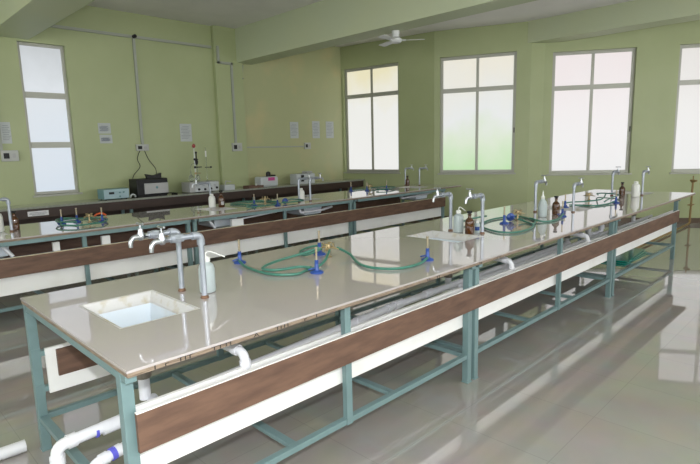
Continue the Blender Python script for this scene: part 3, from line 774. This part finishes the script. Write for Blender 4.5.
# orange rubber piece
b = NB(); tube(b, smooth_path([(1.57, 4.79, 0.864), (1.60, 4.78, 0.885), (1.65, 4.77, 0.89), (1.69, 4.75, 0.863)], 4), 0.0105, 10)
obj('rubber_tube', b, M['orange'], None, smooth=True, label='short bright orange rubber tube on the left part of the middle bench', cat='tube')

# ------------------------------------------------------------------ instruments on the wall bench
ZT = H + 0.02
r = empty('power_supply', (2.60, 6.88, ZT), 0.0, 'pale blue box instrument with small display, left on the wall bench', 'instrument')
b = NB(); box(b, -0.19, 0.21, -0.10, 0.16, 0.012, 0.17, 0.006); obj('case', b, M['tealside'], r)
b = NB(); box(b, -0.185, 0.205, -0.108, -0.10, 0.018, 0.165, 0.003); obj('front_panel', b, M['bluebox'], r)
b = NB(); box(b, -0.11, -0.03, -0.113, -0.107, 0.09, 0.125); obj('display', b, M['dark'], r)
for x, z in ((0.06, 0.11), (0.12, 0.115), (0.06, 0.05)):
    b = NB(); lathe(b, [(0.014, 0), (0.012, 0.014), (0.010, 0.015)], 12); bmesh.ops.transform(b, matrix=Matrix.Translation((x, -0.108, z)) @ Matrix.Rotation(PI / 2, 4, 'X'), verts=b.verts); obj('knob', b, M['tealside'], r, smooth=True)
for x in (-0.15, 0.17):
    for y in (-0.07, 0.12):
        b = NB(); lathe(b, [(0.012, 0), (0.012, 0.013)], 10, (x, y, 0)); obj('foot', b, M['dark'], r)
b = NB(); tube(b, smooth_path([(2.83, 6.80, 0.885), (2.85, 6.78, 0.93), (2.90, 6.79, 0.92), (2.915, 6.80, 0.885)], 5), 0.013, 8)
obj('grey_cable', b, M['face'], None, smooth=True, label='pale grey cable lump between the blue instrument and black box', cat='cable')

r = empty('black_instrument', (3.22, 6.93, ZT), 0.0, 'black instrument box with silver front flap beneath the wall socket', 'instrument')
b = NB(); box(b, -0.27, 0.27, -0.14, 0.18, 0.02, 0.30, 0.015); obj('case', b, M['dark'], r)
b = NB(); box(b, -0.15, 0.26, -0.165, -0.135, 0.05, 0.225, 0.006); fp = obj('front_flap', b, M['greyface'], r)
b = NB(); lathe(b, [(0.022, 0), (0.018, 0.004)], 14); bmesh.ops.transform(b, matrix=Matrix.Translation((0.06, -0.165, 0.15)) @ Matrix.Rotation(PI / 2, 4, 'X'), verts=b.verts); obj('badge', b, M['tealside'], fp)
b = NB(); box(b, -0.25, 0.25, -0.12, 0.15, 0.0, 0.02, 0.003); obj('plinth', b, M['dark'], r)
b = NB()
v = [b.verts.new(p) for p in ((-0.04, -0.05, 0.30), (0.20, -0.05, 0.30), (0.20, 0.02, 0.30), (-0.04, 0.02, 0.30), (-0.06, -0.05, 0.375), (0.08, -0.05, 0.345), (0.21, -0.05, 0.385), (0.21, 0.02, 0.385), (0.08, 0.02, 0.345), (-0.06, 0.02, 0.375))]
for f in ((0, 1, 6, 5, 4), (3, 9, 8, 7, 2), (0, 4, 9, 3), (1, 2, 7, 6), (4, 5, 8, 9), (5, 6, 7, 8), (0, 3, 2, 1)): b.faces.new([v[i] for i in f])
obj('top_lid_clips', b, M['dark'], r)
b = NB(); tube(b, smooth_path([(3.50, 6.85, ZT + 0.035), (3.6, 6.80, ZT + 0.03), (3.68, 6.86, ZT + 0.008), (3.62, 6.95, ZT + 0.008)], 5), 0.008, 8)
obj('black_cable', b, M['dark'], None, smooth=True, label='short black cable lying right of the black instrument box', cat='cable')
b = NB(); tube(b, smooth_path([(3.29, 7.325, 1.65), (3.22, 7.31, 1.50), (3.25, 7.30, 1.36), (3.12, 7.28, 1.22), (3.05, 7.20, 1.10), (3.02, 7.13, 1.02)], 6), 0.006, 6)
pc = obj('power_cord', b, M['dark'], r, smooth=True, loc=(-3.22, -6.93, -ZT))
b = NB(); tube(b, smooth_path([(3.36, 7.325, 1.65), (3.42, 7.31, 1.48), (3.52, 7.29, 1.32), (3.50, 7.24, 1.20), (3.42, 7.10, 1.185)], 6), 0.006, 6)
pc = obj('power_cord', b, M['dark'], r, smooth=True, loc=(-3.22, -6.93, -ZT))

r = empty('heating_mantle_unit', (4.17, 6.86, ZT), 0.0, 'low silver control box with dials under the glass apparatus', 'instrument')
b = NB(); box(b, -0.29, 0.29, -0.09, 0.22, 0.01, 0.19, 0.008); obj('case', b, M['greyface'], r)
b = NB(); box(b, -0.19, 0.285, -0.098, -0.09, 0.02, 0.18, 0.003); fp = obj('front_panel', b, M['face'], r)
for k, (x, z) in enumerate(((-0.14, 0.14), (-0.12, 0.06), (-0.03, 0.13), (0.0, 0.055), (0.08, 0.135), (0.12, 0.06), (0.2, 0.13), (0.24, 0.07))):
    b = NB(); lathe(b, [(0.022, 0), (0.018, 0.018), (0.014, 0.02)], 12); bmesh.ops.transform(b, matrix=Matrix.Translation((x, -0.098, z)) @ Matrix.Rotation(PI / 2, 4, 'X'), verts=b.verts); obj('dial', b, M['dark'] if k % 2 else M['chrome'], fp, smooth=True)
# glass apparatus on the box
r = empty('glass_apparatus', (4.10, 6.94, ZT + 0.19), 0.0, 'tall glass distillation apparatus with dark red knob above the silver box', 'glassware')
b = NB(); tube(b, [(0, 0, 0.0), (0, 0, 0.62)], 0.006, 8); obj('stand_rod', b, M['chrome'], r, smooth=True)
b = NB(); lathe(b, [(0.004, 0.60), (0.026, 0.615), (0.034, 0.64), (0.026, 0.665), (0.004, 0.68)], 14); obj('red_knob', b, M['red'], r, smooth=True)
b = NB(); lathe(b, [(0.010, 0.30), (0.028, 0.33), (0.03, 0.37), (0.012, 0.40), (0.012, 0.50), (0.022, 0.52), (0.010, 0.54)], 14, (0.03, -0.01, 0)); obj('condenser', b, M['dark'], r, smooth=True)
for z, w in ((0.15, 0.10), (0.26, 0.13), (0.40, 0.07)):
    b = NB(); tube(b, [(-0.02, 0, z), (w, 0.0, z)], 0.009, 8); lathe(b, [(0.018, -0.02), (0.018, 0.02)], 10, (0.0, 0, z)); obj('clamp', b, M['brass'] if z < 0.2 else M['dark'], r, smooth=True)
b = NB(); lathe(b, [(0.02, 0.0), (0.05, 0.03), (0.055, 0.06), (0.04, 0.10), (0.012, 0.13), (0.012, 0.2)], 18, (-0.09, 0, 0)); obj('flask', b, M['glass'], r, smooth=True)
b = NB(); lathe(b, [(0.02, 0.0), (0.045, 0.03), (0.04, 0.09), (0.010, 0.12), (0.010, 0.30)], 18, (0.05, 0.02, 0)); obj('flask', b, M['glass'], r, smooth=True)
b = NB(); tube(b, smooth_path([(-0.09, 0, 0.2), (-0.09, 0, 0.27), (-0.04, 0, 0.33), (0.03, 0, 0.30)], 5), 0.006, 8); obj('glass_tube', b, M['glass'], r, smooth=True)
r = empty('burette', (4.33, 6.94, ZT + 0.19), 0.0, 'slender white burette standing right of the glass apparatus', 'glassware')
b = NB(); lathe(b, [(0.03, 0), (0.03, 0.006), (0.006, 0.012), (0.006, 0.22), (0.010, 0.24), (0.010, 0.60), (0.012, 0.61)], 12); obj('burette_tube', b, M['glass'], r, smooth=True)
b = NB(); lathe(b, [(0.012, 0.44), (0.013, 0.45), (0.013, 0.54), (0.010, 0.55)], 12); obj('reservoir', b, M['plasticw'], r, smooth=True)
b = NB(); tube(b, [(-0.03, 0, 0.25), (0.09, 0, 0.25)], 0.008, 8); lathe(b, [(0.016, -0.015), (0.016, 0.015)], 10, (0.09, 0, 0.25)); obj('stopcock', b, M['dark'], r, smooth=True)
r = empty('small_meter', (4.70, 6.88, ZT), 0.0, 'small pale meter right of the silver control box', 'instrument')
b = NB(); box(b, -0.10, 0.12, -0.08, 0.10, 0.0, 0.10, 0.006); obj('case', b, M['face'], r)
b = NB(); tube(b, [(-0.04, 0, 0.10), (-0.02, 0, 0.17), (0.08, -0.02, 0.15)], 0.010, 8); obj('probe_arm', b, M['greyface'], r, smooth=True)

r = empty('colorimeter', (5.63, 6.90, ZT), 0.0, 'small pale rounded instrument with magenta sticker on the wall bench', 'instrument')
b = NB(); box(b, -0.20, 0.22, -0.10, 0.14, 0.0, 0.20, 0.03); obj('case', b, M['face'], r)
b = NB(); box(b, -0.03, 0.13, -0.105, -0.098, 0.12, 0.185); obj('sticker', b, M['magenta'], r)
b = NB(); lathe(b, [(0.05, 0.0), (0.045, 0.08), (0.02, 0.10)], 14, (0.05, 0, 0.20)); obj('lid_knob', b, M['dark'], r, smooth=True)
b = NB(); box(b, 0.13, 0.20, -0.05, 0.05, 0.195, 0.23, 0.006); obj('sample_holder', b, M['dark'], r)
r = empty('brown_tray', (5.30, 6.83, ZT), 0.0, 'small flat brown tray left of the instrument with magenta sticker', 'tray')
b = NB(); box(b, -0.22, 0.14, -0.09, 0.09, 0.0, 0.012); box(b, -0.22, 0.14, -0.09, -0.08, 0.01, 0.05); box(b, -0.22, 0.14, 0.08, 0.09, 0.01, 0.05); obj('tray_body', b, M['brown'], r)
b = NB(); lathe(b, [(0.02, 0.012), (0.02, 0.07), (0.01, 0.08)], 12, (0.03, 0, 0)); obj('white_cup', b, M['plasticw'], r, smooth=True)
r = empty('spectrometer', (6.60, 6.90, ZT), 0.0, 'white boxy instrument with a black slot, farthest right on the wall bench', 'instrument')
b = NB(); box(b, -0.26, 0.24, -0.10, 0.14, 0.0, 0.21, 0.01); obj('case', b, M['face'], r)
b = NB(); box(b, -0.15, -0.07, -0.106, -0.098, 0.05, 0.19); obj('slot', b, M['dark'], r)
b = NB(); box(b, 0.03, 0.19, -0.08, 0.08, 0.21, 0.26, 0.006); obj('sample_lid', b, M['greyface'], r)
# name card on the wall bench front
b = NB(); box(b, 1.33, 1.60, 6.7372, 6.7395, 0.735, 0.805); nc = obj('name_card', b, M['label'], None, label='small white label card on the brown front of the wall bench', cat='label')
b = NB()
for z, x0, x1 in ((0.782, 1.36, 1.57), (0.765, 1.35, 1.58), (0.750, 1.38, 1.55)): box(b, x0, x1, 6.7360, 6.7373, z - 0.003, z + 0.003)
obj('printed_lines', b, M['print'], nc)

# ------------------------------------------------------------------ notices, sockets, conduits
def notice(x, z0, z1, w, lab):
    off = 0.011 if x > 5 else -0.001
    b = NB(); box(b, x, x + w, LWY - 0.007 - off, LWY - off, z0, z1); o = obj('paper_notice', b, M['paper'], None, label=lab, cat='notice', group='paper notices on the left wall')
    b = NB(); n = 9
    for k in range(n):
        zz = z1 - 0.05 - k * (z1 - z0 - 0.08) / n
        ww = w * (0.55 if k in (0, 5) else 0.80 - 0.1 * ((k * 7) % 3))
        xa = x + (w - ww) / 2 if k in (0, 5) else x + 0.02
        box(b, xa, xa + ww, LWY - 0.0082 - off, LWY - 0.0069 - off, zz - 0.003, zz + 0.003)
    obj('printed_lines', b, M['print'], o)
    return o
for (x, z0, z1, w, lab) in ((2.63, 1.93, 2.10, 0.20, 'upper printed notice of the pair between window and wall socket'),
                            (2.64, 1.77, 1.91, 0.20, 'lower printed notice of the pair between window and wall socket'),
                            (4.07, 1.79, 2.11, 0.23, 'printed notice above the glass apparatus'),
                            (6.64, 1.84, 2.19, 0.23, 'leftmost paper of the three near the far room corner'),
                            (7.28, 1.84, 2.22, 0.22, 'middle paper of the three near the far room corner'),
                            (7.70, 1.84, 2.22, 0.24, 'rightmost paper of the three, beside the far corner'),
                            (1.255, 1.78, 2.09, 0.13, 'printed notice at the left photo edge above the socket')):
    notice(x, z0, z1, w, lab)

def socket(x, z, w, h, lab, y=LWY, grp='switch boxes on the left wall'):
    r = empty('switch_box', (x, y, z), 0, lab, 'switch box', grp)
    b = NB(); box(b, -w / 2, w / 2, -0.045, 0.0, -h / 2, h / 2, 0.006); obj('box_body', b, M['boxgrey'], r)
    b = NB(); box(b, -w * 0.38, -w * 0.05, -0.050, -0.044, -h * 0.25, h * 0.25, 0.002); obj('socket_face', b, M['dark'], r)
    b = NB(); box(b, w * 0.12, w * 0.32, -0.052, -0.044, -h * 0.2, h * 0.2, 0.002); obj('switch', b, M['greyface'], r)
socket(1.33, 1.60, 0.22, 0.16, 'white switch box left of the tall narrow window')
socket(3.33, 1.69, 0.22, 0.11, 'white socket with cords above the black instrument')
socket(5.20, 1.67, 0.22, 0.16, 'white switch box on the pilaster below the beam', y=LWY - 0.09)
socket(7.10, 1.67, 0.17, 0.14, 'small white switch box below the three papers', y=LWY - 0.012)
def conduit(pts, lab, r=0.022):
    b = NB(); pts = [Vector(p) for p in pts]
    for a, c in zip(pts[:-1], pts[1:]):
        d = c - a
        lo = Vector((min(a.x, c.x), min(a.y, c.y), min(a.z, c.z))); hi = Vector((max(a.x, c.x), max(a.y, c.y), max(a.z, c.z)))
        box(b, lo.x - r, hi.x + r, lo.y - r * 0.8, hi.y + r * 0.8, lo.z - r, hi.z + r, 0.003)
    return obj('electrical_conduit', b, M['conduit'], None, label=lab, cat='conduit', group='conduits on the left wall')
yc = LWY - 0.019
conduit([(1.87, yc, 3.54), (4.79, yc, 3.54)], 'grey conduit running level below the ceiling above the socket')
conduit([(3.34, yc, 3.51), (3.34, yc, 1.76)], 'vertical grey conduit dropping to the socket above the black box')
conduit([(4.90, LWY - 0.109, 3.54), (4.90, LWY - 0.109, 3.26), (5.18, LWY - 0.109, 3.26), (5.18, LWY - 0.109, 1.765)], 'stepped grey conduit on the pilaster under the big beam')
conduit([(5.475, LWY - 0.0226, 1.66), (6.99, LWY - 0.0226, 1.66)], 'level grey conduit between the two far switch boxes', 0.014)
conduit([(-4.0, yc, 3.22), (1.23, yc, 3.22), (1.23, yc, 1.70)], 'grey conduit above and left of the tall narrow window')
b = NB(); lathe(b, [(0.03, -0.03), (0.03, 0.03)], 12); bmesh.ops.transform(b, matrix=Matrix.Translation((3.34, LWY - 0.066, 3.54)) @ Matrix.Rotation(PI / 2, 4, 'X'), verts=b.verts)
obj('wall_sensor', b, M['dark'], None, label='tiny dark round fitting where the two grey conduits meet', cat='fitting')
b = NB(); tube(b, [(5.50, LWY - 0.03, 3.27), (5.46, LWY - 0.04, 3.05), (5.44, LWY - 0.10, 3.0)], 0.012, 8)
obj('hook', b, M['conduit'], None, smooth=True, label='small grey hook hanging below the beam end at the left wall', cat='hook')

# ------------------------------------------------------------------ ceiling fan below the big beam
r = empty('ceiling_fan', (5.62, 3.48, 3.17), 0.0, 'white ceiling fan hanging under the big beam above the middle windows', 'ceiling fan')
b = NB(); lathe(b, [(0.02, -0.05), (0.075, -0.045), (0.09, -0.025), (0.09, 0.01), (0.06, 0.03), (0.045, 0.035), (0.055, 0.04), (0.060, 0.125), (0.05, 0.129)], 24); obj('motor_housing', b, M['fan'], r, smooth=True)
for k in range(3):
    a = math.radians(-49 + 120 * k)
    b = NB(); tube(b, [(0.07, 0, -0.01), (0.15, 0, -0.012)], 0.012, 8); 
    v = []
    for x, w in ((0.13, 0.04), (0.2, 0.055), (0.40, 0.06), (0.43, 0.05)):
        v.append([b.verts.new((x, s * w, -0.014 + s * 0.008 + dz)) for s in (-1, 1) for dz in (0, 0.005)])
    for p_, q_ in zip(v[:-1], v[1:]):
        for (i, j) in ((0, 1), (1, 3), (3, 2), (2, 0)): b.faces.new((p_[i], p_[j], q_[j], q_[i]))
    b.faces.new((v[0][0], v[0][1], v[0][3], v[0][2])); b.faces.new((v[-1][0], v[-1][2], v[-1][3], v[-1][1]))
    o = obj('fan_blade', b, M['fan'], r); o.rotation_euler = (0, 0, a)

# yellow gas pipe on the floor and up the far wall
b = NB(); elbow_pipe(b, [(7.6, 0.62, 0.03), (10.78, 0.62, 0.03), (10.80, 0.62, 0.80)], 0.018, 0.05)
gp = obj('gas_pipe', b, M['gold'], None, smooth=True, label='yellow brown gas pipe along the floor and up the far wall', cat='pipe')
b = NB(); tube(b, [(10.80, 0.62, 0.80), (10.80, 0.62, 0.86)], 0.03, 10); tube(b, [(10.74, 0.55, 0.84), (10.80, 0.66, 0.84)], 0.02, 8); tube(b, [(10.80, 0.62, 0.86), (10.80, 0.62, 0.93)], 0.010, 8)
obj('stop_valve', b, M['gold'], gp, smooth=True)
b = NB(); box(b, 10.70, 10.86, 0.58, 0.66, 0.38, 0.40, 0.003); obj('pipe_clamp', b, M['gold'], gp)

# green glass sheets lying on the low rails of the last frame
r = empty('glass_sheets', (5.9, 0.35, 0.201), 0.05, 'stack of dark green glass sheets on the low rails at the bench far end', 'glass sheet stack')
r = None
for k in range(3):
    b = NB(); box(b, -0.45, 0.45, -0.28, 0.28, 0, 0.010, 0.001)
    o = obj('glass_sheet', b, M['greensheet'], None, label=['dark green sheet at the bottom of the stack under the far bench end', 'dark green sheet in the middle of the stack under the far bench end', 'dark green sheet on top of the stack under the far bench end'][k], cat='sheet', group='green sheets under the front bench')
    o.location = (6.0 + 0.06 * k, 0.42 + 0.02 * k, 0.201 + 0.011 * k); o.rotation_euler = (0, 0, 0.04 * k)
for o in list(bpy.data.objects):
    if o.name.startswith('glass_sheets'): bpy.data.objects.remove(o)

# loose pipe on the floor at the lower left
b = NB(); tube(b, [(-0.9, 1.08, 0.033), (-0.10, 1.05, 0.033)], 0.030, 14); tube(b, [(-0.17, 1.052, 0.033), (-0.06, 1.05, 0.033)], 0.033, 14)
# stands on a short riser so that it sits at drain height
obj('loose_pipe', b, M['pvc'], None, smooth=True, label='white plastic pipe end at the lower left corner of the photo', cat='pipe', loc=(0, 0.33, 0.002))

# ------------------------------------------------------------------ light
w = bpy.data.worlds.new('world'); SC.world = w; w.use_nodes = True
w.node_tree.nodes['Background'].inputs[0].default_value = (0.7, 0.8, 1.0, 1); w.node_tree.nodes['Background'].inputs[1].default_value = 0.5

CAM = Vector((-0.6393, -1.736, 1.5809))
yaw, pitch, roll = 0.7869, 0.1583, -0.0244
cy, sy, cp, sp = math.cos(yaw), math.sin(yaw), math.cos(pitch), math.sin(pitch)
fwd = Vector((cy * cp, sy * cp, -sp)); right = Vector((sy, -cy, 0)); up = right.cross(fwd)
r2 = math.cos(roll) * right + math.sin(roll) * up; u2 = -math.sin(roll) * right + math.cos(roll) * up
cam_d = bpy.data.cameras.new('camera'); cam = bpy.data.objects.new('camera', cam_d); C.objects.link(cam)
cam.matrix_world = Matrix(((r2.x, u2.x, -fwd.x, CAM.x), (r2.y, u2.y, -fwd.y, CAM.y), (r2.z, u2.z, -fwd.z, CAM.z), (0, 0, 0, 1)))
cam_d.sensor_width = 36; cam_d.lens = 520.83 * 36 / 700; cam_d.clip_start = 0.05
SC.camera = cam

# the camera's own flash, on its hot shoe
fl = bpy.data.lights.new('camera_flash', 'POINT'); fl.energy = 235; fl.shadow_soft_size = 0.03; fl.color = (0.96, 0.98, 1.0)
fo = bpy.data.objects.new('camera_flash', fl); C.objects.link(fo); fo.location = CAM + Vector((0, 0, 0.21)) - fwd * 0.02

SC.view_settings.view_transform = 'Standard'; SC.view_settings.look = 'None'
SC.view_settings.exposure = 0.0; SC.view_settings.gamma = 1.0; SC.view_settings.use_curve_mapping = False
SC.cycles.use_denoising = True
SC.cycles.max_bounces = 8; SC.cycles.diffuse_bounces = 5; SC.cycles.glossy_bounces = 4; SC.cycles.transmission_bounces = 6
SC.cycles.sample_clamp_indirect = 6.0
SC.cycles.caustics_reflective = False; SC.cycles.caustics_refractive = False
